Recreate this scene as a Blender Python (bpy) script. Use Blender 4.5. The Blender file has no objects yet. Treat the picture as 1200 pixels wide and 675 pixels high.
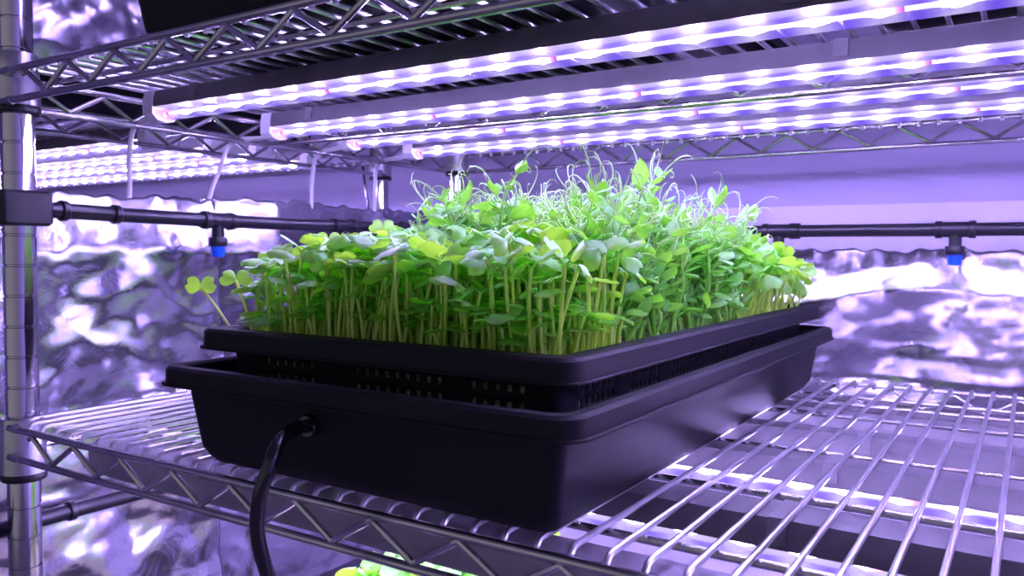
import bpy, math, random
import numpy as np
from mathutils import Vector, Matrix
R = math.radians
PI = math.pi
rng = random.Random(7)
sc = bpy.context.scene
col = sc.collection

# ------------------------------------------------------------------ helpers
class MB:
    """collects geometry for ONE mesh object"""
    def __init__(s):
        s.v = []; s.f = []; s.m = []
    def add(s, verts, faces, mi=0):
        b = len(s.v)
        s.v.extend([tuple(map(float, p)) for p in verts])
        s.f.extend([tuple(b + i for i in f) for f in faces])
        s.m.extend([mi] * len(faces))
    def box(s, x0, x1, y0, y1, z0, z1, mi=0, bev=0.0):
        if bev <= 0:
            v = [(x, y, z) for x in (x0, x1) for y in (y0, y1) for z in (z0, z1)]
            s.add(v, [(0, 1, 3, 2), (4, 6, 7, 5), (0, 4, 5, 1), (2, 3, 7, 6), (0, 2, 6, 4), (1, 5, 7, 3)], mi)
        else:
            sec = []
            b = bev
            for cx, cy, a0 in ((x1 - b, y1 - b, 0), (x0 + b, y1 - b, 90), (x0 + b, y0 + b, 180), (x1 - b, y0 + b, 270)):
                for k in range(4):
                    a = R(a0 + 30 * k)
                    sec.append((cx + b * math.cos(a), cy + b * math.sin(a)))
            n = len(sec)
            cxm, cym = (x0 + x1) / 2, (y0 + y1) / 2
            rings = []
            for z, ins in ((z0, b * .6), (z0 + b * .6, 0), (z1 - b * .6, 0), (z1, b * .6)):
                fx = 1 - 2 * ins / (x1 - x0); fy = 1 - 2 * ins / (y1 - y0)
                rings.append([(cxm + (x - cxm) * fx, cym + (y - cym) * fy, z) for x, y in sec])
            s.loft(rings, True, True, mi)
    def loft(s, rings, closed=True, caps=True, mi=0):
        n = len(rings[0]); v = [p for r in rings for p in r]; f = []
        for i in range(len(rings) - 1):
            for j in range(n if closed else n - 1):
                k = (j + 1) % n
                f.append((i * n + j, i * n + k, (i + 1) * n + k, (i + 1) * n + j))
        if caps:
            f.append(tuple(reversed(range(n)))); f.append(tuple((len(rings) - 1) * n + j for j in range(n)))
        s.add(v, f, mi)
    def tube(s, pts, r, n=8, caps=True, mi=0):
        v, f = tube_vf(pts, r, n, caps)
        s.add(v, f, mi)
    def lathe(s, c, prof, n=24, axis='z', mi=0, caps=True):
        rings = []
        for (r, h) in prof:
            ring = []
            for k in range(n):
                a = 2 * PI * k / n
                p = (r * math.cos(a), r * math.sin(a), h)
                if axis == 'x': p = (p[2], p[0], p[1])
                elif axis == 'y': p = (p[1], p[2], p[0])
                ring.append((c[0] + p[0], c[1] + p[1], c[2] + p[2]))
            rings.append(ring)
        s.loft(rings, True, caps, mi)
    def build(s, name, mat, parent=None, smooth=True, angle=40):
        me = bpy.data.meshes.new(name)
        me.from_pydata(s.v, [], s.f)
        mats = mat if isinstance(mat, (list, tuple)) else [mat]
        for m in mats: me.materials.append(m)
        if len(mats) > 1: me.polygons.foreach_set('material_index', s.m)
        if smooth:
            me.polygons.foreach_set('use_smooth', [True] * len(me.polygons))
            if angle: me.set_sharp_from_angle(angle=R(angle))
        me.update()
        return link(name, me, parent)

def link(name, me, parent=None):
    o = bpy.data.objects.new(name, me); col.objects.link(o)
    if parent is not None: o.parent = parent
    return o

def tube_vf(pts, r, n=8, caps=True):
    P = np.array(pts, float); m = len(P)
    rr = np.full(m, r, float) if np.isscalar(r) else np.array(r, float)
    T = np.zeros_like(P); T[1:-1] = P[2:] - P[:-2]; T[0] = P[1] - P[0]; T[-1] = P[-1] - P[-2]
    T /= np.linalg.norm(T, axis=1)[:, None] + 1e-12
    a = np.array([0, 0, 1.]) if abs(T[0][2]) < .9 else np.array([1., 0, 0])
    u = np.cross(T[0], a); u /= np.linalg.norm(u)
    V = []
    for i in range(m):
        u = u - T[i] * np.dot(u, T[i]); u /= np.linalg.norm(u) + 1e-12
        w = np.cross(T[i], u)
        for k in range(n):
            t = 2 * PI * k / n
            V.append(tuple(P[i] + rr[i] * (math.cos(t) * u + math.sin(t) * w)))
    F = []
    for i in range(m - 1):
        for j in range(n):
            k = (j + 1) % n
            F.append((i * n + j, i * n + k, (i + 1) * n + k, (i + 1) * n + j))
    if caps:
        F.append(tuple(reversed(range(n)))); F.append(tuple((m - 1) * n + j for j in range(n)))
    return V, F

def smooth_path(pts, k=8):
    P = [Vector(p) for p in pts]; out = []
    for i in range(len(P) - 1):
        p0 = P[max(i - 1, 0)]; p1 = P[i]; p2 = P[i + 1]; p3 = P[min(i + 2, len(P) - 1)]
        for j in range(k):
            t = j / k
            out.append(0.5 * ((2 * p1) + (p2 - p0) * t + (2 * p0 - 5 * p1 + 4 * p2 - p3) * t * t + (3 * p1 - p0 - 3 * p2 + p3) * t ** 3))
    out.append(P[-1])
    return [tuple(p) for p in out]

def empty(name, loc=(0, 0, 0), rz=0):
    o = bpy.data.objects.new(name, None); col.objects.link(o)
    o.empty_display_size = .02; o.location = loc; o.rotation_euler = (0, 0, rz)
    return o
def tag(o, label=None, cat=None, group=None, kind=None):
    if label: o['label'] = label
    if cat: o['category'] = cat
    if group: o['group'] = group
    if kind: o['kind'] = kind
    return o

# ------------------------------------------------------------------ materials
def new_mat(name):
    m = bpy.data.materials.new(name); m.use_nodes = True
    nt = m.node_tree
    return m, nt, nt.nodes['Principled BSDF'], nt.nodes['Material Output']
def noise_bump(nt, b, scale, strength, dist=.001, detail=3, coord='Object'):
    tc = nt.nodes.new('ShaderNodeTexCoord'); nz = nt.nodes.new('ShaderNodeTexNoise')
    nz.inputs['Scale'].default_value = scale; nz.inputs['Detail'].default_value = detail
    bp = nt.nodes.new('ShaderNodeBump'); bp.inputs['Strength'].default_value = strength; bp.inputs['Distance'].default_value = dist
    nt.links.new(tc.outputs[coord], nz.inputs['Vector']); nt.links.new(nz.outputs['Fac'], bp.inputs['Height'])
    nt.links.new(bp.outputs['Normal'], b.inputs['Normal'])
    return tc, nz, bp
def plain(name, c, rough=.5, metal=0, spec=.5, bump=None, coat=0):
    m, nt, b, o = new_mat(name)
    b.inputs['Base Color'].default_value = (*c, 1); b.inputs['Roughness'].default_value = rough
    b.inputs['Metallic'].default_value = metal; b.inputs['Specular IOR Level'].default_value = spec
    b.inputs['Coat Weight'].default_value = coat
    if bump: noise_bump(nt, b, *bump)
    return m
def varied(name, c1, c2, scale, rough=.5, metal=0, bump=None, spec=.5):
    m, nt, b, o = new_mat(name)
    tc = nt.nodes.new('ShaderNodeTexCoord'); nz = nt.nodes.new('ShaderNodeTexNoise')
    nz.inputs['Scale'].default_value = scale; nz.inputs['Detail'].default_value = 4
    rp = nt.nodes.new('ShaderNodeValToRGB')
    rp.color_ramp.elements[0].position = .35; rp.color_ramp.elements[1].position = .65
    rp.color_ramp.elements[0].color = (*c1, 1); rp.color_ramp.elements[1].color = (*c2, 1)
    nt.links.new(tc.outputs['Object'], nz.inputs['Vector']); nt.links.new(nz.outputs['Fac'], rp.inputs['Fac'])
    nt.links.new(rp.outputs['Color'], b.inputs['Base Color'])
    b.inputs['Roughness'].default_value = rough; b.inputs['Metallic'].default_value = metal
    b.inputs['Specular IOR Level'].default_value = spec
    if bump:
        nz2 = nt.nodes.new('ShaderNodeTexNoise'); nz2.inputs['Scale'].default_value = bump[0]
        bp = nt.nodes.new('ShaderNodeBump'); bp.inputs['Strength'].default_value = bump[1]; bp.inputs['Distance'].default_value = bump[2]
        nt.links.new(tc.outputs['Object'], nz2.inputs['Vector']); nt.links.new(nz2.outputs['Fac'], bp.inputs['Height'])
        nt.links.new(bp.outputs['Normal'], b.inputs['Normal'])
    return m

M = {}
M['chrome'] = varied('chrome_wire', (.42, .41, .44), (.56, .55, .58), 30, .24, 1.0, bump=(60, .15, .001))
M['mat'] = varied('lit_chrome_mat', (.70, .69, .73), (.80, .79, .83), 30, .33, 1.0)  # brighter copy of the chrome: overhead lamp reflections put into the colour
M['post'] = plain('chrome_post', (.55, .54, .58), .13, 1.0)
M['groove'] = plain('post_groove', (.05, .05, .06), .5, 1.0)
M['collar'] = varied('cast_collar', (.42, .42, .46), (.5, .5, .54), 18, .3, 1.0)
M['black_plastic'] = varied('black_plastic', (.006, .006, .009), (.011, .011, .015), 12, .42, 0, bump=(400, .05, .0004), spec=.35)
M['tray'] = varied('black_tray_plastic', (.006, .006, .009), (.010, .010, .014), 9, .62, 0, bump=(500, .06, .0004), spec=.22)
M['pipe'] = plain('black_pipe', (.012, .012, .018), .3, spec=.4)
M['hose'] = plain('black_hose', (.008, .008, .010), .16, spec=.7)
M['blue'] = plain('blue_plastic', (.0, .08, .75), .4)
M['housing'] = plain('grey_housing', (.11, .105, .12), .45)
M['clip'] = plain('grey_clip', (.15, .145, .16), .45)
M['cap'] = plain('white_end_cap', (.70, .68, .74), .4)
M['cord'] = plain('white_cord', (.75, .73, .78), .4)
M['aluminium'] = plain('dull_aluminium', (.34, .32, .37), .38, .35)
M['wall'] = varied('painted_wall', (.37, .34, .50), (.41, .375, .54), 3, .75)
M['floor'] = varied('concrete_floor', (.22, .21, .24), (.30, .29, .32), 4, .7)
M['ceiling'] = plain('ceiling_paint', (.55, .53, .6), .8)
M['soil'] = varied('root_mat', (.20, .14, .06), (.85, .85, .60), 160, .7)

def foil_material():
    m, nt, b, o = new_mat('crumpled_foil')
    b.inputs['Base Color'].default_value = (.47, .46, .54, 1); b.inputs['Metallic'].default_value = 1
    b.inputs['Roughness'].default_value = .26
    tc = nt.nodes.new('ShaderNodeTexCoord')
    n1 = nt.nodes.new('ShaderNodeTexNoise'); n1.inputs['Scale'].default_value = 34; n1.inputs['Detail'].default_value = 4
    n1.inputs['Roughness'].default_value = .6; n1.inputs['Distortion'].default_value = 1.2
    vo = nt.nodes.new('ShaderNodeTexVoronoi'); vo.inputs['Scale'].default_value = 42
    vo.feature = 'F1'
    mx = nt.nodes.new('ShaderNodeMath'); mx.operation = 'MULTIPLY_ADD'; mx.inputs[1].default_value = .10
    nt.links.new(tc.outputs['Object'], n1.inputs['Vector']); nt.links.new(tc.outputs['Object'], vo.inputs['Vector'])
    nt.links.new(vo.outputs['Distance'], mx.inputs[0]); nt.links.new(n1.outputs['Fac'], mx.inputs[2])
    bp = nt.nodes.new('ShaderNodeBump'); bp.inputs['Strength'].default_value = .38; bp.inputs['Distance'].default_value = .0020
    nt.links.new(mx.outputs[0], bp.inputs['Height']); nt.links.new(bp.outputs['Normal'], b.inputs['Normal'])
    return m
M['foil'] = foil_material()

LED_COL = (.66, .56, 1.0)
def _math(nt, op, a, bb=None, c=None):
    n = nt.nodes.new('ShaderNodeMath'); n.operation = op
    for i, x in enumerate((a, bb, c)):
        if x is None: continue
        if isinstance(x, (int, float)): n.inputs[i].default_value = x
        else: nt.links.new(x, n.inputs[i])
    return n.outputs[0]
PITCH = .034
def diode_material(name, strength):
    """row of white diodes, with now and then a pink one"""
    m, nt, b, o = new_mat(name); N = nt.nodes.new; L = nt.links.new; nt.nodes.remove(b)
    tc = N('ShaderNodeTexCoord'); sp = N('ShaderNodeSeparateXYZ'); L(tc.outputs['Object'], sp.inputs[0])
    lum = _math(nt, 'MULTIPLY_ADD', _math(nt, 'COSINE', _math(nt, 'MULTIPLY', sp.outputs['X'], 2 * PI / PITCH)), .5, .5)
    pk = _math(nt, 'LESS_THAN', _math(nt, 'FRACT', _math(nt, 'DIVIDE', sp.outputs['X'], PITCH * 6)), .05)
    mx = N('ShaderNodeMix'); mx.data_type = 'RGBA'; L(pk, mx.inputs['Factor'])
    mx.inputs['A'].default_value = (.48, .355, 1.0, 1); mx.inputs['B'].default_value = (1.0, .12, .6, 1)
    st = _math(nt, 'MULTIPLY_ADD', _math(nt, 'POWER', lum, 6), strength, 7.0)
    st = _math(nt, 'MULTIPLY', st, _math(nt, 'MULTIPLY_ADD', pk, -.95, 1.0))
    em = N('ShaderNodeEmission'); L(mx.outputs['Result'], em.inputs['Color']); L(st, em.inputs['Strength']); L(em.outputs[0], o.inputs['Surface'])
    return m
def cover_material(name):
    """clear plastic cover that catches the diodes' violet glow along its sides"""
    m, nt, b, o = new_mat(name); N = nt.nodes.new; L = nt.links.new; nt.nodes.remove(b)
    tc = N('ShaderNodeTexCoord'); sp = N('ShaderNodeSeparateXYZ'); L(tc.outputs['Object'], sp.inputs[0])
    lum = _math(nt, 'MULTIPLY_ADD', _math(nt, 'COSINE', _math(nt, 'MULTIPLY', sp.outputs['X'], 2 * PI / PITCH)), .5, .5)
    nz = N('ShaderNodeTexNoise'); nz.inputs['Scale'].default_value = 120; L(tc.outputs['Object'], nz.inputs['Vector'])
    ay = _math(nt, 'ABSOLUTE', _math(nt, 'DIVIDE', sp.outputs['Y'], .0125))
    edge = N('ShaderNodeMapRange'); edge.interpolation_type = 'SMOOTHSTEP'; L(ay, edge.inputs['Value'])
    edge.inputs['From Min'].default_value = .90; edge.inputs['From Max'].default_value = .99
    f = _math(nt, 'MAXIMUM', edge.outputs['Result'], _math(nt, 'MULTIPLY', lum, _math(nt, 'MULTIPLY_ADD', nz.outputs['Fac'], 1.2, .15)))
    mx = N('ShaderNodeMix'); mx.data_type = 'RGBA'; L(f, mx.inputs['Factor'])
    mx.inputs['A'].default_value = (.20, .11, .95, 1); mx.inputs['B'].default_value = (.80, .70, 1.0, 1)
    em = N('ShaderNodeEmission'); L(mx.outputs['Result'], em.inputs['Color']); em.inputs['Strength'].default_value = .85
    tr = N('ShaderNodeBsdfTransparent'); ms = N('ShaderNodeMixShader')
    ms.inputs['Fac'].default_value = .55
    L(tr.outputs[0], ms.inputs[1]); L(em.outputs[0], ms.inputs[2]); L(ms.outputs[0], o.inputs['Surface'])
    return m
M['diode'] = diode_material('led_diodes', 1150)
M['cover'] = cover_material('led_cover')

def leaf_material(name, c1, c2, trans, rough=.38, tw=.42, spec=.6):
    m, nt, b, o = new_mat(name)
    N = nt.nodes.new; L = nt.links.new
    tc = N('ShaderNodeTexCoord'); nz = N('ShaderNodeTexNoise'); nz.inputs['Scale'].default_value = 45; nz.inputs['Detail'].default_value = 2
    L(tc.outputs['Object'], nz.inputs['Vector'])
    oi = N('ShaderNodeObjectInfo')
    ad = N('ShaderNodeMath'); ad.operation = 'MULTIPLY_ADD'; ad.inputs[1].default_value = .5
    L(oi.outputs['Random'], ad.inputs[0])
    sc_ = N('ShaderNodeMath'); sc_.operation = 'SUBTRACT'; sc_.inputs[1].default_value = .25; L(nz.outputs['Fac'], sc_.inputs[0])
    L(sc_.outputs[0], ad.inputs[2])
    mx = N('ShaderNodeMix'); mx.data_type = 'RGBA'; L(ad.outputs[0], mx.inputs['Factor'])
    mx.inputs['A'].default_value = (*c1, 1); mx.inputs['B'].default_value = (*c2, 1)
    L(mx.outputs['Result'], b.inputs['Base Color'])
    b.inputs['Roughness'].default_value = rough; b.inputs['Specular IOR Level'].default_value = spec
    b.inputs['Coat Weight'].default_value = .9; b.inputs['Coat Roughness'].default_value = .42; b.inputs['Coat IOR'].default_value = 1.7
    tr = N('ShaderNodeBsdfTranslucent'); tr.inputs['Color'].default_value = (*trans, 1)
    ms = N('ShaderNodeMixShader'); ms.inputs['Fac'].default_value = tw
    L(b.outputs[0], ms.inputs[1]); L(tr.outputs[0], ms.inputs[2]); L(ms.outputs[0], o.inputs['Surface'])
    return m
M['radish_leaf'] = leaf_material('radish_leaf', (.16, .56, .06), (.34, .80, .12), (.50, 1.0, .05), .42, .52, .9)
M['radish_stem'] = leaf_material('radish_stem', (.60, .86, .12), (.80, .98, .26), (.85, 1.0, .22), .4, .5)
M['pea_leaf'] = leaf_material('pea_leaf', (.12, .46, .06), (.28, .64, .14), (.38, .98, .05), .45, .42, .9)
M['pea_stem'] = leaf_material('pea_stem', (.32, .64, .10), (.52, .80, .22), (.6, 1.0, .18), .4, .5)
M['tendril'] = leaf_material('pea_tendril', (.42, .72, .22), (.66, .86, .42), (.6, .9, .3), .4, .3)

# ------------------------------------------------------------------ numbers taken from the place
ZU = .291           # wire mat height of the upper shelf (lower shelf mat = 0)
ZL = -.296          # next shelf down
YF, YB = -.015, .635
LX = 1.22           # rack length
DY = .615           # depth between posts

# ------------------------------------------------------------------ the room
def plane_box(name, x0, x1, y0, y1, z0, z1, mat):
    b = MB(); b.box(x0, x1, y0, y1, z0, z1)
    o = b.build(name, mat, smooth=False); o['kind'] = 'structure'; return o
plane_box('wall_back', -2.3, 2.6, .86, .96, -.8, 1.5, M['wall'])
M['lit_wall'] = varied('lit_wall_paint', (.60, .57, .66), (.64, .61, .70), 3, .7)
plane_box('lit_wall_band_1', .02, 2.6, .848, .860, -.8, .212, M['lit_wall'])  # slab added on the wall; its pale colour paints the lit lower part
plane_box('wall_left', -2.4, -2.3, -2.2, .86, -.8, 1.5, M['wall'])
plane_box('floor', -2.4, 2.6, -2.2, .96, -.9, -.8, M['floor'])
plane_box('ceiling', -2.4, 2.6, -2.2, .96, 1.5, 1.6, M['ceiling'])

# ------------------------------------------------------------------ wire racks
def zigzag(a, b, ztop, zbot, pitch, axis, other, first=.0):
    """points of one zig-zag wire between the two rails; peaks touch the top rail"""
    pts = []; n = int((b - a - first) / (pitch / 2)); 
    for k in range(n + 1):
        t = a + first + k * pitch / 2
        z = ztop if k % 2 == 0 else zbot
        # rounded bend: three points round each apex
        for d, dz in ((-.0045, .35), (0, 0), (.0045, .35)):
            zz = z + (zbot - ztop) * (dz * .42) * (1 if k % 2 == 0 else -1)
            p = (t + d, other, zz) if axis == 'x' else (other, t + d, zz)
            pts.append(p)
    return pts

def truss(name, a, b, other, axis, parent, pitch=.0605, first=.014, rail_r=.0028, plain_=False):
    m = MB()
    P = (lambda t, z: (t, other, z)) if axis == 'x' else (lambda t, z: (other, t, z))
    zt, zb = -.005, -.029
    m.tube([P(a, zt), P(b, zt)], rail_r, 10)
    if plain_: return m.build(name, M['chrome'], parent)
    m.tube([P(a, zb), P(b, zb)], rail_r, 10)
    m.tube(zigzag(a, b, zt - .003, zb + .003, pitch, axis, other, first), .0021, 8)
    return m.build(name, M['chrome'], parent)

def make_shelf(rack, z, ctop=.004, cbot=-.045, light=False):
    """wire mat is the shelf; rails, braces, collars are its sub-parts"""
    m = MB()
    n = int((LX - .02) / .01928)
    for k in range(n):
        x = .0105 + k * .01928
        m.tube([(x, YF + .0035, -.0085), (x, YF + .0042, -.004), (x, YF + .0075, -.0005), (x, YF + .012, 0), (x, .3, 0), (x, YB - .012, 0),
                (x, YB - .0075, -.0005), (x, YB - .0042, -.004), (x, YB - .0035, -.0085)], .0018, 8)
    s = m.build('shelf', M['mat'], rack); s.location = (0, 0, z)
    truss('front_rail', .008, LX - .008, YF, 'x', s, first=.036)
    truss('back_rail', .008, LX - .008, YB, 'x', s, first=.036, plain_=light)
    truss('side_rail', .008, DY - .008, -.015, 'y', s)
    truss('side_rail', .008, DY - .008, LX + .015, 'y', s)
    t = truss('middle_rail', -.012, LX + .012, .276, 'x', s, first=.02, rail_r=.0024, plain_=light)
    t.location.z = -.0005
    for y in (.032, .146, .427, .539):
        b = MB(); b.tube([(-.013, y, -.0045), (LX + .013, y, -.0045)], .0024, 8); b.build('cross_wire', M['chrome'], s)
    for (x, y) in ((0, 0), (LX, 0), (0, DY), (LX, DY)):
        b = MB()
        h = ctop - cbot
        b.lathe((x, y, cbot), [(.0135, 0), (.0178, 0), (.0170, h * .5), (.0164, h - .001), (.0158, h), (.0135, h)], 28, caps=False)
        sx = 1 if x == 0 else -1; sy = 1 if y == 0 else -1
        for zz in (-.005, -.029):       # welded studs that take the rails
            b.tube([(x + sx * .010, y - sy * .010, zz), (x + sx * .016, y - sy * .0150, zz), (x + sx * .024, y - sy * .0150, zz)], .0034, 8)
            b.tube([(x - sx * .010, y + sy * .010, zz), (x - sx * .0150, y + sy * .016, zz), (x - sx * .0150, y + sy * .024, zz)], .0034, 8)
        b.build('corner_collar', M['collar'], s)
        b = MB(); b.lathe((x, y, cbot - .0065), [(.0130, 0), (.0168, 0), (.0176, .001), (.0176, .0055), (.0168, .0065), (.0130, .0065)], 28, caps=False)
        b.build('split_sleeve', M['black_plastic'], s)
    return s

def make_post(rack, x, y, z0=-.775, z1=.66):
    m = MB(); r = .0127; prof = [(.001, z0), (r, z0)]
    z = z0 + .0254 * math.ceil((z0 + .0) / .0254 - z0 / .0254)
    g = z0 + .0149
    while g < z1 - .01:
        prof += [(r, g - .0012), (r - .0011, g - .0006), (r - .0011, g + .0006), (r, g + .0012)]
        g += .0254
    prof += [(r, z1 - .002), (r - .002, z1), (.001, z1)]
    m.lathe((x, y, 0), prof, 32)
    p = m.build('post', M['post'], rack, angle=25)
    b = MB(); b.lathe((x, y, z0 - .024), [(.002, 0), (.016, 0), (.018, .003), (.018, .009), (.009, .012), (.007, .026), (.002, .026)], 20)
    b.build('levelling_foot', M['black_plastic'], p)
    return p

rack = tag(empty('wire_rack', (0, 0, 0)), 'chrome wire shelving rack holding the black trays of seedlings, large post at left edge', 'shelving rack')
for x, y in ((0, 0), (LX, 0), (0, DY), (LX, DY)): make_post(rack, x, y)
make_shelf(rack, 0, .001, -.0455)
make_shelf(rack, ZU, .013, -.030)
make_shelf(rack, ZL, .004, -.042)
make_shelf(rack, ZU + .291, .004, -.042)
NX = -.15 - LX
rack2 = tag(empty('wire_rack', (NX, 0, 0)), 'blurred chrome wire rack beyond the foil at left, with its own row of lights', 'shelving rack')
for x, y in ((0, 0), (LX, 0), (0, DY), (LX, DY)): make_post(rack2, x, y)
make_shelf(rack2, ZU, .013, -.030, True)
make_shelf(rack2, 0, .004, -.042)

# ------------------------------------------------------------------ grow lights
def make_light(name, x0, x1, y, zmat, label, group, cord=None, left_cap=True, clip=True):
    """housing hangs straight under the wire mat at height zmat"""
    t = tag(empty(name, (x0, y, zmat - .018)), label, 'grow light', group)
    L_ = x1 - x0
    # housing: trapezoid extrusion, local z: 0 = cover seam, up to mat
    sec = [(-.0125, .000), (-.0125, .006), (-.0105, .0145), (-.008, .0150), (.008, .0150), (.0105, .0145), (.0125, .006), (.0125, .000)]
    m = MB(); m.loft([[(x, a, b) for a, b in sec] for x in (0.0, L_)]); m.build('housing', M['housing'], t, angle=30)
    # clear cover, half-ellipse hanging below the housing
    m = MB(); n = 12
    arc = [(-.0125 * math.cos(PI * k / n), -.0105 * math.sin(PI * k / n) - .0002) for k in range(n + 1)]
    m.loft([[(x, a, b) for a, b in arc] for x in (.002, L_ - .002)], True, False); m.build('led_cover', M['cover'], t, angle=80)
    m = MB(); rings = []
    for x in np.arange(.004, L_ - .004, PITCH / 8):
        sw = (.5 + .5 * math.cos(2 * PI * x / PITCH)) ** 4; rr = .0017 + .0012 * sw
        rings.append([(x, -rr * math.cos(PI * k / 8), -.0040 - rr * 1.25 * math.sin(PI * k / 8)) for k in range(9)])
    m.loft(rings); m.build('diode_strip', M['diode'], t, angle=80)
    def cap(xa, xb):
        c = MB()
        s2 = [(-.0135, -.006), (-.0135, .006), (-.0115, .0152), (.0115, .0152), (.0135, .006), (.0135, -.006), (.0085, -.0112), (0, -.0128), (-.0085, -.0112)]
        c.loft([[(xa, a, b) for a, b in s2], [(xb, a, b) for a, b in s2]])
        return c
    cap(-.011, .0035).build('end_cap', M['cap'], t, angle=30)
    cap(L_ - .0035, L_ + .011).build('end_cap', M['cap'], t, angle=30)
    for cx in (.06, L_ * .5, L_ - .06):
        c = MB()
        s3 = [(-.0138, .003), (-.0138, .0065), (-.0115, .0155), (.0115, .0155), (.0138, .0065), (.0138, .003), (.0128, .003), (.0128, .0062), (.0107, .0148), (-.0107, .0148), (-.0128, .0062), (-.0128, .003)]
        c.loft([[(cx - .005, a, b) for a, b in s3], [(cx + .005, a, b) for a, b in s3]]); c.build('mounting_clip', M['clip'], t, angle=30)
    if cord:
        c = MB(); o = Vector(t.location)
        c.tube(smooth_path([tuple(Vector(p) - o) for p in cord], 8), .0026, 10); c.build('power_cord', M['cord'], t)
    return t

ENDS = [(.034, .112, (.137, .198)), (.034, .247, (.232, .198)), (.044, .350, (.385, .201)), (.052, .457, (.504, .206))]
order = ['nearest the front rail', 'second from the front rail', 'third from the front rail', 'farthest back, just before the back rail']
for i, (x0, y, (cy, cz)) in enumerate(ENDS):
    cord = [(x0 - .010, y, ZU - .020), (x0 - .026, y + .002, ZU - .026), (-.030, y * .55 + cy * .45, .262), (-.048, y * .3 + cy * .7, .232), (-.061, cy, cz), (-.066, cy - .004, cz - .06), (-.066, cy - .004, .02)]
    make_light('grow_light', x0, 1.17, y, ZU, ['white and violet LED grow light directly under the top shelf, the one nearest the camera', 'LED grow light under the top shelf, second nearest the camera', 'LED grow light under the top shelf, third nearest the camera', 'LED grow light under the top shelf, farthest back beside the lilac wall'][i], 'grow lights under the top shelf', cord)
NE = [.23, .32, .39, .48]
for i, y in enumerate(NE):
    make_light('grow_light', -1.32, -.166, y, ZU, ['out-of-focus LED grow light at left beyond the foil, uppermost of four in the picture', 'out-of-focus LED grow light at left beyond the foil, second from the top of four', 'out-of-focus LED grow light at left beyond the foil, third from the top of four', 'out-of-focus LED grow light at left beyond the foil, lowest of four in the picture'][i], 'grow lights of the rack at left')
for i, (x0, y, c) in enumerate(ENDS):
    make_light('grow_light', x0, 1.17, y, 0, ['nearest LED grow light hung below the wire shelf, seen through its wires', 'LED grow light hung below the wire shelf, second nearest, seen through the wires', 'LED grow light hung below the wire shelf, third nearest, behind the zigzag brace', 'LED grow light hung below the wire shelf, farthest back near the foil'][i], 'grow lights under the middle shelf').scale = (1, 1.6 if i == 0 else 1.2, 1.1)
for i, y in enumerate((.10, .24)):
    make_light('grow_light', .05, 1.17, y, ZU + .291, ['LED grow light one shelf higher, above the picture, front one', 'LED grow light one shelf higher, above the picture, rear one'][i], 'grow lights above the picture')
# flat grey bar under the front edge
b = MB(); sec = [(-.006, -.046), (-.006, -.0335), (-.0045, -.0325), (.022, -.0325), (.022, -.034), (-.0035, -.035), (-.0035, -.046)]
sec = [(.000, -.031), (.000, -.0105), (.0015, -.0085), (.022, -.0085), (.0225, -.0105), (.0035, -.0115), (.003, -.031)]
b.loft([[(x, a, c) for a, c in sec] for x in (.098, 1.15)])
tag(b.build('mounting_bar', M['aluminium'], angle=30), 'flat dull grey bar running under the front rail of the middle shelf', 'bar')

# ------------------------------------------------------------------ foil
def crumple(U, V, seed, n, amp, s0, s1):
    r = np.random.RandomState(seed); H = np.zeros_like(U)
    u0, u1, v0, v1 = U.min(), U.max(), V.min(), V.max()
    for k in range(n):
        cu, cv = r.uniform(u0, u1), r.uniform(v0, v1); a = r.uniform(0, PI)
        s = r.uniform(s0, s1)
        du, dv = U - cu, V - cv
        d = du * math.cos(a) + dv * math.sin(a)
        e = -du * math.sin(a) + dv * math.cos(a)
        H += r.uniform(-1, 1) * amp * s * (np.abs(d) / s - .5) * np.exp(-(d / s) ** 2 - (e / (s * 2.2)) ** 2)
    return H

def foil(name, origin, udir, ndir, width, z0, z1, nu, nv, seed, label, shape=None, amp=.55, n=150, group=None):
    u = np.linspace(0, width, nu); v = np.linspace(z0, z1, nv)
    U, V = np.meshgrid(u, v)
    H = crumple(U, V, seed, n, amp, .03, .12) * .17 + crumple(U, V, seed + 5, n * 6, amp, .009, .026) * .13
    if shape: H = H + shape(U, V)
    top = V.copy()
    rr = np.random.RandomState(seed + 9); k = 6
    wob = sum(.0012 * np.sin(2 * PI * U / w + rr.uniform(0, 6)) for w in (.31, .17, .083, .041, .023))
    V2 = V + wob * ((V - z0) / (z1 - z0)) ** 4
    o = np.array(origin, float); ud = np.array(udir, float); nd = np.array(ndir, float)
    P = o + U[..., None] * ud + H[..., None] * nd + V2[..., None] * np.array([0, 0, 1.])
    m = MB(); verts = P.reshape(-1, 3); F = []
    for i in range(nv - 1):
        for j in range(nu - 1):
            q = i * nu + j; F.append((q, q + 1, q + nu + 1, q + nu))
    m.add(verts, F)
    ob = m.build(name, M['foil'], smooth=True, angle=22)
    md = ob.modifiers.new('thickness', 'SOLIDIFY'); md.thickness = .0006
    return tag(ob, label, 'foil', group)

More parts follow.
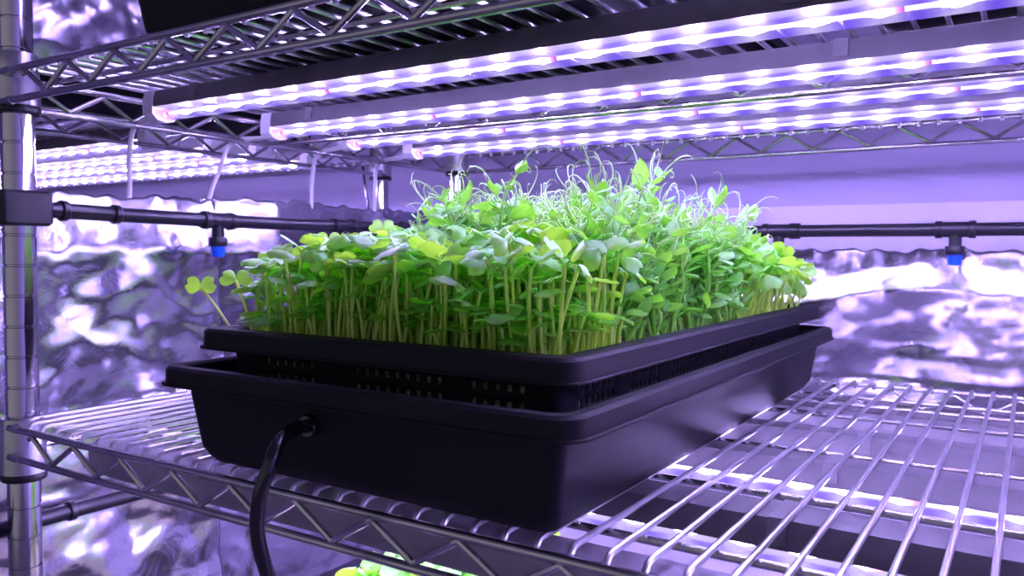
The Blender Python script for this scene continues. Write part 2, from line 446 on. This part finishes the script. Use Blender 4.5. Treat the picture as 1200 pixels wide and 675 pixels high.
def flap(U, V):      # the band above the fold line leans back a little, towards the lamps
    t = np.clip((V - .142) / .055, 0, 1)
    return -.014 * t * np.where(V > .142, 1, 0) + np.where(V < .142, -.003 * np.clip((.142 - V) / .02, 0, 1), 0)
def flap_streak(U, V):
    # long diagonal fold running up to the right, its upper face turned to the lamps
    u0, v0, u1, v1 = .055, .030, .165, .142
    L_ = math.hypot(u1 - u0, v1 - v0); tx, ty = (u1 - u0) / L_, (v1 - v0) / L_
    al = (U - u0) * tx + (V - v0) * ty; d = -(U - u0) * ty + (V - v0) * tx
    w = 1 / (1 + np.exp(-(al + .01) / .008)) / (1 + np.exp((al - L_) / .008))
    return flap(U, V) - .012 * w * (1 / (1 + np.exp(-d / .0065)) - 1 / (1 + np.exp(-(d - .05) / .02)))
foil('foil_sheet', (-.040, -.03, 0), (0, 1, 0), (1, 0, 0), .262, -.40, .197, 90, 190, 11,
     'crumpled silver foil sheet hanging behind the large post, front half of the rack side', flap_streak)
foil('foil_sheet', (-.046, .222, 0), (0, 1, 0), (1, 0, 0), .45, -.40, .203, 140, 190, 23,
     'silver foil sheet hanging along the rack side behind the blue plug, rear half', flap)
foil('foil_sheet', (-.050, -.03, 0), (0, 1, 0), (1, 0, 0), .30, .312, .60, 90, 90, 37,
     'bright crumpled foil sheet at top left corner, above the top shelf', None, .8)
def drape(U, V):
    # upper band leans back towards the lamps, the rest hangs turned slightly downwards
    line = .098 + .010 * np.sin(U * 9 + .6) + .006 * np.sin(U * 23)
    up = np.clip(V - line, 0, 1); dn = np.clip(line - V, 0, 1)
    return .26 * up + .13 * dn - .012
foil('foil_sheet', (-.03, .672, 0), (1, 0, 0), (0, 1, 0), 1.25, -.045, .148, 330, 70, 51,
     'silver foil sheet hanging across the back of the rack below the black pipe', drape, .36, 330)

# ------------------------------------------------------------------ pipes
def water_pipe(name, a, b, label, rings, tees, sag=0.0, clamps=()):
    """a, b = ends; rings = distances of couplings; tees = (distance, blue plug?)"""
    A, B = Vector(a), Vector(b); d = (B - A); Ln = d.length; d.normalize()
    t = tag(empty(name, a), label, 'pipe')
    axis = 'x' if abs(d.x) > abs(d.y) else 'y'
    def at(s): 
        q = d * s; return Vector((q.x, q.y, q.z - sag * 4 * (s / Ln) * (1 - s / Ln)))
    m = MB(); m.tube([tuple(at(Ln * k / 12)) for k in range(13)], .0070, 20); m.build('pipe', M['pipe'], t)
    def ring(s, w=.006, r=.0092):
        c = MB(); c.lathe(tuple(at(s)), [(.0065, -w / 2), (r - .0007, -w / 2), (r, -w / 2 + .0008), (r, w / 2 - .0008), (r - .0007, w / 2), (.0065, w / 2)], 22, axis, caps=False)
        c.build('coupling', M['pipe'], t)
    for s in rings: ring(s)
    for s, plug in tees:
        p = at(s)
        ring(s - .0155, .007, .0094); ring(s + .0155, .007, .0094)
        c = MB(); c.lathe(tuple(p), [(.0065, -.016), (.0082, -.016), (.0082, .016), (.0065, .016)], 22, axis, caps=False)
        c.lathe((p.x, p.y, p.z - .024), [(.0055, 0), (.0062, 0), (.0062, .0245), (.0055, .0245)], 18)
        c.lathe((p.x, p.y, p.z - .0265), [(.004, 0), (.0092, 0), (.0098, .001), (.0098, .0085), (.0090, .0095), (.004, .0095)], 10)
        tee = c.build('tee_fitting', M['pipe'], t)
        if plug:
            c = MB(); c.lathe((p.x, p.y, p.z - .0375), [(.0015, 0), (.0060, 0), (.0066, .0015), (.0074, .0115), (.003, .0115)], 12)
            pl = c.build('plug', M['blue'], tee); pl['label'] = 'blue plug'
    for (cx, cy, cz, w) in clamps:
        c = MB(); q = Vector((cx, cy, cz)) - A
        c.box(q.x - w, q.x + w, q.y - .021, q.y + .021, q.z - .0145, q.z + .0145, bev=.004)
        c.build('post_clamp', M['black_plastic'], t)
    return t
water_pipe('water_pipe', (.001, .006, .177), (.001, .598, .1775), 'black water pipe along the left side of the rack, clamped to the large post',
           [.030, .078], [(.190, True), (.372, True), (.50, False)], .004, clamps=[(-.004, -.001, .1765, .022)])
water_pipe('water_pipe', (-.002, .615, .1695), (1.19, .615, .1700), 'black water pipe across the back of the rack against the lilac wall',
           [.300, .489], [(.20, True), (.468, True), (.649, True), (.85, True)], 0, clamps=[(0, .615, .172, .022)])
water_pipe('water_pipe', (-.024, -.12, -.098), (-.024, .52, -.098), 'black water pipe low at left, passing behind the large post below the shelf',
           [.172], [(.45, False)], 0)
c = MB(); c.tube(smooth_path([(-.214, .64, .30), (-.211, .64, .285), (-.203, .64, .235), (-.199, .64, .205), (-.199, .64, .05)], 6), .0024, 8)
tag(c.build('power_cable', M['hose']), 'thin black cable hanging behind the foil, left of the two rear posts', 'cable')

# ------------------------------------------------------------------ trays
def rrect(x0, x1, y0, y1, r, seg, nc=8):
    """rounded rectangle loop, straight sides cut into ~seg long pieces; counts fixed by seg list"""
    pts = []
    nx, ny = seg
    def line(p, q, n): return [(p[0] + (q[0] - p[0]) * k / n, p[1] + (q[1] - p[1]) * k / n) for k in range(n)]
    def arc(cx, cy, a0): return [(cx + r * math.cos(R(a0 + 90 * k / nc)), cy + r * math.sin(R(a0 + 90 * k / nc))) for k in range(nc)]
    pts += line((x0 + r, y0), (x1 - r, y0), nx) + arc(x1 - r, y0 + r, -90)
    pts += line((x1, y0 + r), (x1, y1 - r), ny) + arc(x1 - r, y1 - r, 0)
    pts += line((x1 - r, y1), (x0 + r, y1), nx) + arc(x0 + r, y1 - r, 90)
    pts += line((x0, y1 - r), (x0, y0 + r), ny) + arc(x0 + r, y0 + r, 180)
    return pts

def tray_mesh(W, D, top, wall_in, taper, skirt, seg=(30, 60), holes=None, rise=.0, lip=.009, r0=.016):
    """W x D = outer rim size, centred on 0,0; floor at z=0; wall_in = wall inset under the rim at the top, taper = extra inset at the floor"""
    prof = []     # (inset, z)
    prof.append((-.0026, top - skirt - .0006))     # little flange
    prof.append((.0002, top - skirt))
    prof.append((.0008, top - .0012)); prof.append((.0020, top))
    prof.append((wall_in - .003, top)); prof.append((wall_in - .001, top - .001)); prof.append((wall_in, top - .003))
    zs = holes['rows'] if holes else []
    zb = .012
    allz = sorted(set(zs) | {top - skirt - .004, zb}, reverse=True)
    for z in allz:
        prof.append((wall_in + taper * (top - z) / top, z))
    ib = wall_in + taper
    prof += [(ib + .0015, .006), (ib + .005, .002), (ib + .011, 0)]
    m = MB(); rings = []
    for ins, z in prof:
        r = max(r0 - min(ins, .012) * .8, .008)
        rings.append([(x, y, z) for x, y in rrect(-W / 2 + ins, W / 2 - ins, -D / 2 + ins, D / 2 - ins, r, seg)])
    n = len(rings[0]); v = [p for q in rings for p in q]; f = []
    nx, ny = seg; nc = 8
    for i in range(len(rings) - 1):
        za, zb_ = prof[i][1], prof[i + 1][1]
        ishole = holes and (round(za, 5), round(zb_, 5)) in holes['bands']
        for j in range(n):
            if ishole:
                if j < nx: side, q, cnt = 0, j, nx
                elif nx + nc <= j < nx + nc + ny: side, q, cnt = 1, j - nx - nc, ny
                elif nx + nc + ny + nc <= j < 2 * nx + 2 * nc + ny: side, q, cnt = 0, j - nx - ny - 2 * nc, nx
                elif j >= 2 * nx + 3 * nc + ny and j < 2 * nx + 3 * nc + 2 * ny: side, q, cnt = 1, j - 2 * nx - ny - 3 * nc, ny
                else: side = -1
                if side >= 0 and q % 2 == 1 and holes['test'](side, q / cnt): continue
            k = (j + 1) % n
            f.append((i * n + j, i * n + k, (i + 1) * n + k, (i + 1) * n + j))
    f.append(tuple((len(rings) - 1) * n + j for j in range(n)))
    m.add(v, f)
    return m

def drip_tray(loc, label, W=.3055, D=.577, top=.0645):
    t = tag(empty('drip_tray', loc), label, 'tray')
    b = tray_mesh(W, D, top, .0105, .009, .0105).build('tray_body', M['tray'], t, angle=24)
    md = b.modifiers.new('s', 'SOLIDIFY'); md.thickness = .0013; md.offset = 1
    return t

def holes_spec(top):
    rows = []; bands = set(); z = top - .0170
    for k in range(3):
        a, b_ = round(z, 5), round(z - .0042, 5); rows += [a, b_]; bands.add((a, b_)); z -= .0090
    def test(side, s):
        if side == 0:
            return any(a < s < b for a, b in ((.055, .31), (.44, .71), (.80, .95)))
        return any(a < s < b for a, b in ((.02, .125), (.155, .255), (.29, .39), (.425, .525), (.56, .66), (.69, .79), (.83, .93)))
    return dict(rows=rows, bands=bands, test=test)

def seedling_tray(loc, label, W=.286, D=.555, top=.084):
    t = tag(empty('seedling_tray', loc), label, 'tray')
    hs = holes_spec(top)
    b = tray_mesh(W, D, top, .0150, .006, .0115, seg=(61, 151), holes=hs, r0=.015).build('tray_body', M['tray'], t, angle=24)
    md = b.modifiers.new('s', 'SOLIDIFY'); md.thickness = .0014; md.offset = 1
    # growing medium with its root mat, inside the tray
    m = MB()
    X, Y = W / 2 - .0195, D / 2 - .0195
    gx, gy = 40, 80; V = []
    r = np.random.RandomState(3)
    for j in range(gy + 1):
        for i in range(gx + 1):
            V.append((-X + 2 * X * i / gx, -Y + 2 * Y * j / gy, top - .010 + r.uniform(-.0012, .0012)))
    F = [(j * (gx + 1) + i, j * (gx + 1) + i + 1, (j + 1) * (gx + 1) + i + 1, (j + 1) * (gx + 1) + i) for j in range(gy) for i in range(gx)]
    m.add(V, F)
    m.box(-X + .001, X - .001, -Y + .001, Y - .001, .008, top - .0125)
    g = m.build('root_mat', M['soil'], t, smooth=False); g['label'] = 'pale root mat and brown growing medium'
    return t

CX, CYL, CYU = .3965, .2540, .2690
lower_tray = drip_tray((CX - .0055, CYL, .0022), 'deep solid black plastic tray standing on the middle wire shelf, hose coming out of it')
# grommet on the front face
m = MB(); gx, gz = .3660 - CX + .0055, .0415 - .0022
m.lathe((gx, CYL * 0 - .575 / 2 + .0125, gz), [(.0035, -.004), (.0060, -.004), (.0068, -.0025), (.0068, .001), (.0045, .001), (.0035, .003)], 20, 'y', caps=False)
g = m.build('grommet', M['hose'], lower_tray)
upper_tray = seedling_tray((CX - .0105, CYU, .0052), 'perforated black plastic tray full of seedlings, nested in the deep solid tray')
# hose
fx = .3660; fy = CYL - .575 / 2 + .0125
m = MB(); m.tube(smooth_path([(fx, fy + .010, .0415), (fx, fy - .006, .0418), (fx + .004, fy - .016, .0425), (.377, -.054, .0405), (.381, -.064, .030), (.376, -.067, .012), (.371, -.064, -.010), (.373, -.058, -.035), (.385, -.048, -.08), (.41, -.045, -.16), (.42, -.045, -.36)], 10), .0040, 16)
tag(m.build('drain_hose', M['hose']), 'glossy black hose curving out of the deep tray and down past the front rail', 'hose')

# two black trays on the top shelf
b1 = drip_tray((.318, .278, ZU + .0022), 'black tray on the top shelf at upper left, seen from below above the bright lights', .372, .56, .058)
b2 = drip_tray((.768, .278, ZU + .0022), 'black tray on the top shelf at upper right, seen from below between light bars', .33, .56, .058)
b3 = drip_tray((NX + .9, .29, ZU + .0022), 'black tray on the top shelf of the rack beyond the foil', .50, .56, .058)
low2 = seedling_tray((.212, .178, ZL + .0022), 'black seedling tray on the lowest shelf, mostly below the picture', .28, .33)

# ------------------------------------------------------------------ plants
def leaf_vf(L, W, notch, cup, droop, nt=5, ns=6, ovate=False):
    V = []; F = []
    hw = [.10, .62, .92, 1.0, .90, .58] if not ovate else [.10, .70, 1.0, .92, .62, .10]
    for i in range(nt + 1):
        t = i / nt
        for j in range(ns + 1):
            s = -1 + 2 * j / ns
            x = L * t
            if not ovate:
                x = L * (t - notch * (1 - abs(s)) ** 1.3 * t ** 3 - .10 * (abs(s) ** 3) * t)
            y = s * hw[i] * W / 2
            z = -cup * W * s * s * (.4 + .6 * t) - droop * L * t * t + .10 * W * abs(s) * (1 - abs(s)) * 1.5
            V.append((x, y, z))
    for i in range(nt):
        for j in range(ns):
            a = i * (ns + 1) + j; F.append((a, a + 1, a + ns + 2, a + ns + 1))
    return np.array(V), F

def place(V, loc, az, el, roll=0, s=1.0):
    Mx = Matrix.Translation(loc) @ Matrix.Rotation(az, 4, 'Z') @ Matrix.Rotation(-el, 4, 'Y') @ Matrix.Rotation(roll, 4, 'X')
    A = np.array(Mx)
    return (V * s) @ A[:3, :3].T + A[:3, 3]

class Tpl:
    """a plant kind: list of (part name, material key, verts, faces)"""
    def __init__(s): s.parts = []
    def meshes(s):
        if not hasattr(s, '_m'):
            s._m = []
            for nm, mk, V, F in s.parts:
                me = bpy.data.meshes.new(nm); me.from_pydata([tuple(p) for p in V], [], F); me.materials.append(M[mk])
                me.polygons.foreach_set('use_smooth', [True] * len(me.polygons)); me.update(); s._m.append((nm, me))
        return s._m

def radish(seed, H, leaf=1.0, lean=.12):
    r = random.Random(seed); t = Tpl()
    a = r.uniform(0, 2 * PI); l = r.uniform(.2, 1) * lean * H; k = r.uniform(-.25, .25)
    pts = []
    for i in range(6):
        u = i / 5
        pts.append((math.cos(a) * l * u ** 1.6 + math.cos(a + 1.5) * k * .15 * H * math.sin(PI * u), math.sin(a) * l * u ** 1.6 + math.sin(a + 1.5) * k * .15 * H * math.sin(PI * u), H * u))
    rad = [.00120, .00108, .00102, .00100, .00105, .00120]
    V, F = tube_vf(pts, rad, 5, False); t.parts.append(['stem', 'radish_stem', np.array(V), F])
    top = Vector(pts[-1]); az = r.uniform(0, 2 * PI)
    for sgn in (0, 1):
        az2 = az + sgn * (PI + r.uniform(-.5, .5)); el = r.uniform(-.45, .95); pl = r.uniform(.003, .006)
        d = Vector((math.cos(az2) * math.cos(.7), math.sin(az2) * math.cos(.7), math.sin(.7)))
        tip = top + d * pl
        v1, f1 = tube_vf([tuple(top - Vector((0, 0, .0006))), tuple(top + d * pl * .5), tuple(tip)], [.0009, .00065, .0006], 4, False)
        s = leaf * r.uniform(.85, 1.2)
        v2, f2 = leaf_vf(.0098 * s, .0128 * s, r.uniform(.12, .24), r.uniform(-.05, .22), r.uniform(-.1, .35))
        v2 = place(v2, tip - d * .0006, az2, el, r.uniform(-.8, .8))
        n = len(v1)
        V = np.vstack([np.array(v1), v2]); F = list(f1) + [tuple(n + q for q in g) for g in f2]
        t.parts.append(['leaf', 'radish_leaf', V, F])
    return t

def pea(seed, H):
    r = random.Random(seed); t = Tpl()
    a = r.uniform(0, 2 * PI); l = r.uniform(.02, .2) * H
    def c(u): return Vector((math.cos(a) * l * u + .0025 * math.sin(9 * u + seed), math.sin(a) * l * u + .0025 * math.cos(8 * u + seed), H * u))
    V, F = tube_vf([tuple(c(i / 8)) for i in range(9)], [.0014, .0013, .0013, .0012, .0012, .0011, .0010, .0009, .0007], 5, False)
    SV = [np.array(V)]; SF = list(F); cnt = len(V)
    LV = []; LF = []; lc = 0; TV = []; TF = []; tcn = 0
    def addl(v, f):
        nonlocal lc
        LV.append(v); LF.extend([tuple(lc + q for q in g) for g in f]); lc += len(v)
    for ni, u in enumerate((.22, .44, .66, .84, .97)):
        p = c(u); az = a + ni * PI + r.uniform(-.6, .6); s = (.9, 1.1, 1.2, 1.05, .75)[ni] * r.uniform(.8, 1.15)
        for sg in (-1, 1):      # stipules
            v, f = leaf_vf(.011 * s, .0075 * s, 0, r.uniform(0, .25), r.uniform(-.1, .3), ovate=True)
            addl(place(v, p, az + sg * r.uniform(.5, 1.1), r.uniform(.1, .9), sg * .3), f)
        el = r.uniform(.5, 1.1); d = Vector((math.cos(az) * math.cos(el), math.sin(az) * math.cos(el), math.sin(el)))
        L = r.uniform(.010, .018) * s; q = p + d * L
        v, f = tube_vf([tuple(p), tuple(p + d * L * .5 + Vector((0, 0, .0005))), tuple(q)], .0006, 4, False)
        SV.append(np.array(v)); SF.extend([tuple(cnt + w for w in g) for g in f]); cnt += len(v)
        for sg in (-1, 1):      # leaflets
            v, f = leaf_vf(.0155 * s, .0100 * s, 0, r.uniform(-.1, .2), r.uniform(-.2, .35), ovate=True)
            addl(place(v, q, az + sg * r.uniform(.7, 1.3), r.uniform(-.1, 1.0), sg * r.uniform(0, .6)), f)
        if ni >= 3:
            for q2 in range(r.choice((1, 2, 3))):
                aa = az + r.uniform(-1.1, 1.1); e = r.uniform(.5, 1.35); Lt = r.uniform(.016, .036)
                dd = Vector((math.cos(aa) * math.cos(e), math.sin(aa) * math.cos(e), math.sin(e)))
                sd = dd.cross(Vector((0, 0, 1))).normalized(); up = sd.cross(dd)
                cur = r.choice((-1, 1)) * r.uniform(.8, 5.0); pp = Vector(q); ang = 0; pts = [tuple(pp)]
                n = 9
                for i in range(n):
                    w = i / n; ang += cur * (w ** 2) * .42
                    pp = pp + (dd * math.cos(ang) + (up * .8 + sd * .6) * math.sin(ang)) * (Lt / n); pts.append(tuple(pp))
                v, f = tube_vf(pts, [.00045] * 6 + [.0004, .00036, .0003, .00022], 4, False)
                TV.append((np.array(v), f))
    t.parts.append(['stem', 'pea_stem', np.vstack(SV), SF])
    t.parts.append(['foliage', 'pea_leaf', np.vstack(LV), LF])
    for v, f in TV: t.parts.append(['tendril', 'tendril', v, f])
    return t

RAD = [radish(100 + i, .048 + .004 * (i % 4), 1.35) for i in range(20)]
RADB = [radish(300 + i, .042 + .003 * (i % 3), 1.5) for i in range(10)]
PEA = [pea(500 + i, .070 + .004 * (i % 5)) for i in range(12)]

SOIL = .0052 + .084 - .0100
CAM = Vector((.7139, -.3504, .1415))
TX0, TX1 = CX - .0075 - .119, CX - .0075 + .119
TY0, TY1 = CYU - .255, CYU + .255

def grid(x0, x1, y0, y1, step, seed, keep):
    r = random.Random(seed); out = []
    y = y0
    while y <= y1:
        x = x0
        while x <= x1:
            px, py = x + r.uniform(-.45, .45) * step, y + r.uniform(-.45, .45) * step
            px = min(max(px, x0), x1); py = min(max(py, y0), y1)
            if keep(px, py, r): out.append((px, py))
            x += step
        y += step
    return out
def pea_zone(x, y):
    e = .010 * math.sin(x * 60) + .008 * math.sin(y * 45)
    return (.115 + e < y < .375 + e) and x > .330 - .25 * (y - .115) + e
spots_front = grid(TX0, TX1, TY0, TY1, .0066, 1, lambda x, y, r: not pea_zone(x, y) and y < .33)
spots_back = grid(TX0, TX1 + .004, TY0, TY1 + .010, .0100, 2, lambda x, y, r: not pea_zone(x, y) and y >= .33)
spots_pea = grid(TX0, TX1, TY0, TY1, .0128, 3, lambda x, y, r: pea_zone(x, y))
def cam_d(p): return (Vector((p[0], p[1], .12)) - CAM).length

def individual(name, tpl, loc, rz, s, tilt, label, group):
    e = empty(name, loc); e.rotation_euler = (tilt[0], tilt[1], rz); e.scale = (s[0], s[0], s[1])
    tag(e, label, 'seedling', group)
    for nm, me in tpl.meshes(): link(nm, me, e)
    return e

def mass(name, items, label, cat, group=None):
    """everything past the first three hundred: one uncountable mass"""
    keys = []; V = []; F = []; MI = []; n = 0
    for tpl, loc, rz, s, tilt in items:
        A = np.array(Matrix.Translation(loc) @ Matrix.Rotation(rz, 4, 'Z') @ Matrix.Rotation(tilt[1], 4, 'Y') @ Matrix.Rotation(tilt[0], 4, 'X') @ Matrix.Diagonal((s[0], s[0], s[1], 1)))
        for nm, mk, v, f in tpl.parts:
            if mk not in keys: keys.append(mk)
            mi = keys.index(mk)
            V.append(v @ A[:3, :3].T + A[:3, 3]); F.extend([tuple(n + q for q in g) for g in f]); MI.extend([mi] * len(f)); n += len(v)
    V = np.vstack(V)
    me = bpy.data.meshes.new(name); me.from_pydata(V.tolist(), [], F)
    for k in keys: me.materials.append(M[k])
    me.polygons.foreach_set('material_index', MI); me.polygons.foreach_set('use_smooth', [True] * len(me.polygons)); me.update()
    return tag(link(name, me), label, cat, group, 'stuff')

def height_front(x, y):
    # crop is lower at the tray's front left corner, fuller inside
    e = min((x - TX0) / .05, 1) * .5 + min((y - TY0) / .09, 1) * .5
    e2 = min((TX1 - x) / .03, 1)
    return .80 + .30 * e + .06 * e2
r_ = random.Random(5)
items = []
for (x, y) in spots_front:
    h = height_front(x, y) * r_.choice((r_.uniform(.88, 1.14), r_.uniform(.38, 1.0), r_.uniform(.30, .62)))
    tx, ty = r_.uniform(-.09, .09), r_.uniform(-.09, .09)
    # edge plants lean outwards a little
    if x < TX0 + .02: ty -= r_.uniform(0, .28)
    if x > TX1 - .02: ty += r_.uniform(0, .12)
    if y < TY0 + .015: tx += r_.uniform(0, .10)
    items.append((r_.choice(RAD), (x, y, SOIL), r_.uniform(0, 6.28), (r_.uniform(.9, 1.12), h), (tx, ty)))
items.sort(key=lambda i: cam_d(i[1]))
for it in items[:226]:
    individual('radish_seedling', it[0], it[1], it[2], it[3], it[4], 'green seedling with two heart-shaped leaves, in the dense front rows of the perforated tray', 'radish seedlings in the front rows')
mass('radish_seedlings', items[226:], 'dense carpet of two-leaved green seedlings filling the tray behind its front rows', 'seedlings')
# a few that stand out
HERO = [((.262, .012), (.211, .020, .115), 'seedling leaning far out over the left end of the tray, leaf beyond the rim'),
        ((.266, .022), (.237, .030, .121), 'seedling leaning left, second from the left end, rising over the rim'),
        ((.270, .050), (.246, .052, .131), 'tall seedling at the left end whose leaves stand before the blue plug'),
        ((.272, .075), (.250, .074, .139), 'seedling at the left, leaf pair clear of its neighbours below the pipe'),
        ((.285, .110), (.254, .104, .148), 'seedling with a round leaf pair standing out just below the black pipe at left'),
        ((.300, .140), (.276, .142, .160), 'tallest two-leaved seedling at the left, leaf pair against the black pipe')]
for i, ((bx, by), tp, lab) in enumerate(HERO):
    base = Vector((bx, by, SOIL)); tip = Vector(tp); H = (tip - base).length
    t = Tpl(); d = (tip - base)
    pts = [(0, 0, 0)]
    for k in range(1, 7):
        u = k / 6; pts.append((d.x * u ** 1.1, d.y * u ** 1.1, d.z * (1 - (1 - u) ** 1.15)))
    v, f = tube_vf(pts, [.0012, .0011, .001, .001, .001, .001, .0012], 6, False); t.parts.append(['stem', 'radish_stem', np.array(v), f])
    toc = (CAM - tip).normalized(); side = Vector((0, 0, 1)).cross(toc).normalized()
    for sg in (-1, 1):       # a leaf pair that shows its faces to the aisle
        xd = (side * sg + Vector((0, 0, 1)) * (.35 + .12 * (i % 3))).normalized()
        zd = (toc * 1.0 + Vector((0, 0, 1)) * (.5 if i % 2 else -.35)).normalized(); zd = (zd - xd * zd.dot(xd)).normalized(); yd = zd.cross(xd)
        v, f = leaf_vf(.0115, .0135, .2, .12, .15, 5, 8)
        B = np.array([list(xd), list(yd), list(zd)])
        t.parts.append(['leaf', 'radish_leaf', v @ B + np.array(pts[-1]), f])
    individual('radish_seedling', t, tuple(base), 0, (1, 1), (0, 0), lab, None)

bitems = []
for (x, y) in spots_back:
    h = r_.uniform(.85, 1.2) * (1.2 - .35 * max(0, (y - .43) / .1))
    tx, ty = r_.uniform(-.12, .12), r_.uniform(-.12, .12)
    if x > TX1 - .03: ty += r_.uniform(0, .45)
    if y > TY1 - .04: tx -= r_.uniform(0, .45)
    bitems.append((r_.choice(RADB), (x, y, SOIL), r_.uniform(0, 6.28), (r_.uniform(1.0, 1.25), h), (tx, ty)))
bitems.sort(key=lambda i: cam_d(i[1]))
nb = [i for i in bitems if i[1][0] > .45][:68]
for it in nb:
    individual('radish_seedling', it[0], it[1], it[2], it[3], it[4], 'broad-leaved green seedling at the far end of the tray, beyond the pea shoots', 'broad-leaved seedlings at the far end')
rest = [i for i in bitems if i not in nb]
mass('radish_seedlings', rest, 'broad-leaved seedlings crowded at the far back corner of the tray', 'seedlings')

pitems = []
for (x, y) in spots_pea:
    h = r_.uniform(.78, 1.12) if r_.random() < .86 else r_.uniform(1.12, 1.34)
    pitems.append((r_.choice(PEA), (x, y, SOIL), r_.uniform(0, 6.28), (r_.uniform(.9, 1.15), h), (r_.uniform(-.14, .14), r_.uniform(-.14, .14))))
pitems.sort(key=lambda i: cam_d(i[1]))
for it in pitems[:300]:
    individual('pea_shoot', it[0], it[1], it[2], it[3], it[4], 'tall pea shoot with curling pale tendrils in the middle of the perforated tray', 'pea shoots with tendrils')
if len(pitems) > 300: mass('pea_shoots', pitems[300:], 'pea shoots crowded behind the others in the perforated tray', 'seedlings')

# lower level greens
low = []
for (x, y) in grid(.24, .328, .15, .30, .0105, 9, lambda x, y, r: True):
    low.append((r_.choice(RADB), (x, y, ZL + .0022 + .074), r_.uniform(0, 6.28), (r_.uniform(1.1, 1.5), r_.uniform(1.55, 2.0)), (r_.uniform(-.12, .12), r_.uniform(-.12, .12))))
mass('seedlings', low, 'bright green seedlings on the lowest shelf, glimpsed through the front rail', 'seedlings')

# ------------------------------------------------------------------ world, camera
w = bpy.data.worlds.new('World'); sc.world = w; w.use_nodes = True
wn = w.node_tree; bg = wn.nodes['Background']; bg.inputs['Strength'].default_value = 1.0
# the rest of the room: lilac, brightly lit racks to the right, dim aisle behind the camera
tc = wn.nodes.new('ShaderNodeTexCoord'); vm = wn.nodes.new('ShaderNodeVectorMath'); vm.operation = 'DOT_PRODUCT'
vm.inputs[1].default_value = (.55, .35, .0); wn.links.new(tc.outputs['Generated'], vm.inputs[0])
ad = wn.nodes.new('ShaderNodeMath'); ad.operation = 'ADD'; ad.inputs[1].default_value = .5; wn.links.new(vm.outputs['Value'], ad.inputs[0])
rp = wn.nodes.new('ShaderNodeValToRGB'); cr = rp.color_ramp
cr.elements[0].position = .10; cr.elements[0].color = (.24, .22, .27, 1)
cr.elements[1].position = 1.0; cr.elements[1].color = (.32, .22, .85, 1)
e = cr.elements.new(.62); e.color = (.16, .135, .24, 1)
e = cr.elements.new(.86); e.color = (.22, .15, .52, 1)
wn.links.new(ad.outputs[0], rp.inputs['Fac']); wn.links.new(rp.outputs['Color'], bg.inputs['Color'])

cam = bpy.data.cameras.new('Camera'); co = bpy.data.objects.new('Camera', cam); col.objects.link(co)
right = Vector((.84203, .53939, .00667)); up = Vector((-.02846, .03207, .99908)); fwd = Vector((-.53868, .84144, -.04236))
right = Vector((0.8424, 0.5388, 0.00667)).normalized()
fwd = (fwd - right * fwd.dot(right)).normalized(); up = right.cross(fwd).normalized()
mt = Matrix(((right.x, up.x, -fwd.x, CAM.x), (right.y, up.y, -fwd.y, CAM.y), (right.z, up.z, -fwd.z, CAM.z), (0, 0, 0, 1)))
co.matrix_world = mt
cam.sensor_width = 36; cam.lens = 949.35 / 1200 * 36; cam.clip_start = .01; cam.clip_end = 50
cam.dof.use_dof = True; cam.dof.focus_distance = .55; cam.dof.aperture_fstop = 15
sc.camera = co
sc.view_settings.view_transform = 'Standard'; sc.view_settings.look = 'None'
sc.view_settings.exposure = .35; sc.view_settings.gamma = 1; sc.view_settings.use_curve_mapping = False
sc.cycles.use_denoising = True
sc.cycles.max_bounces = 10; sc.cycles.sample_clamp_indirect = 20
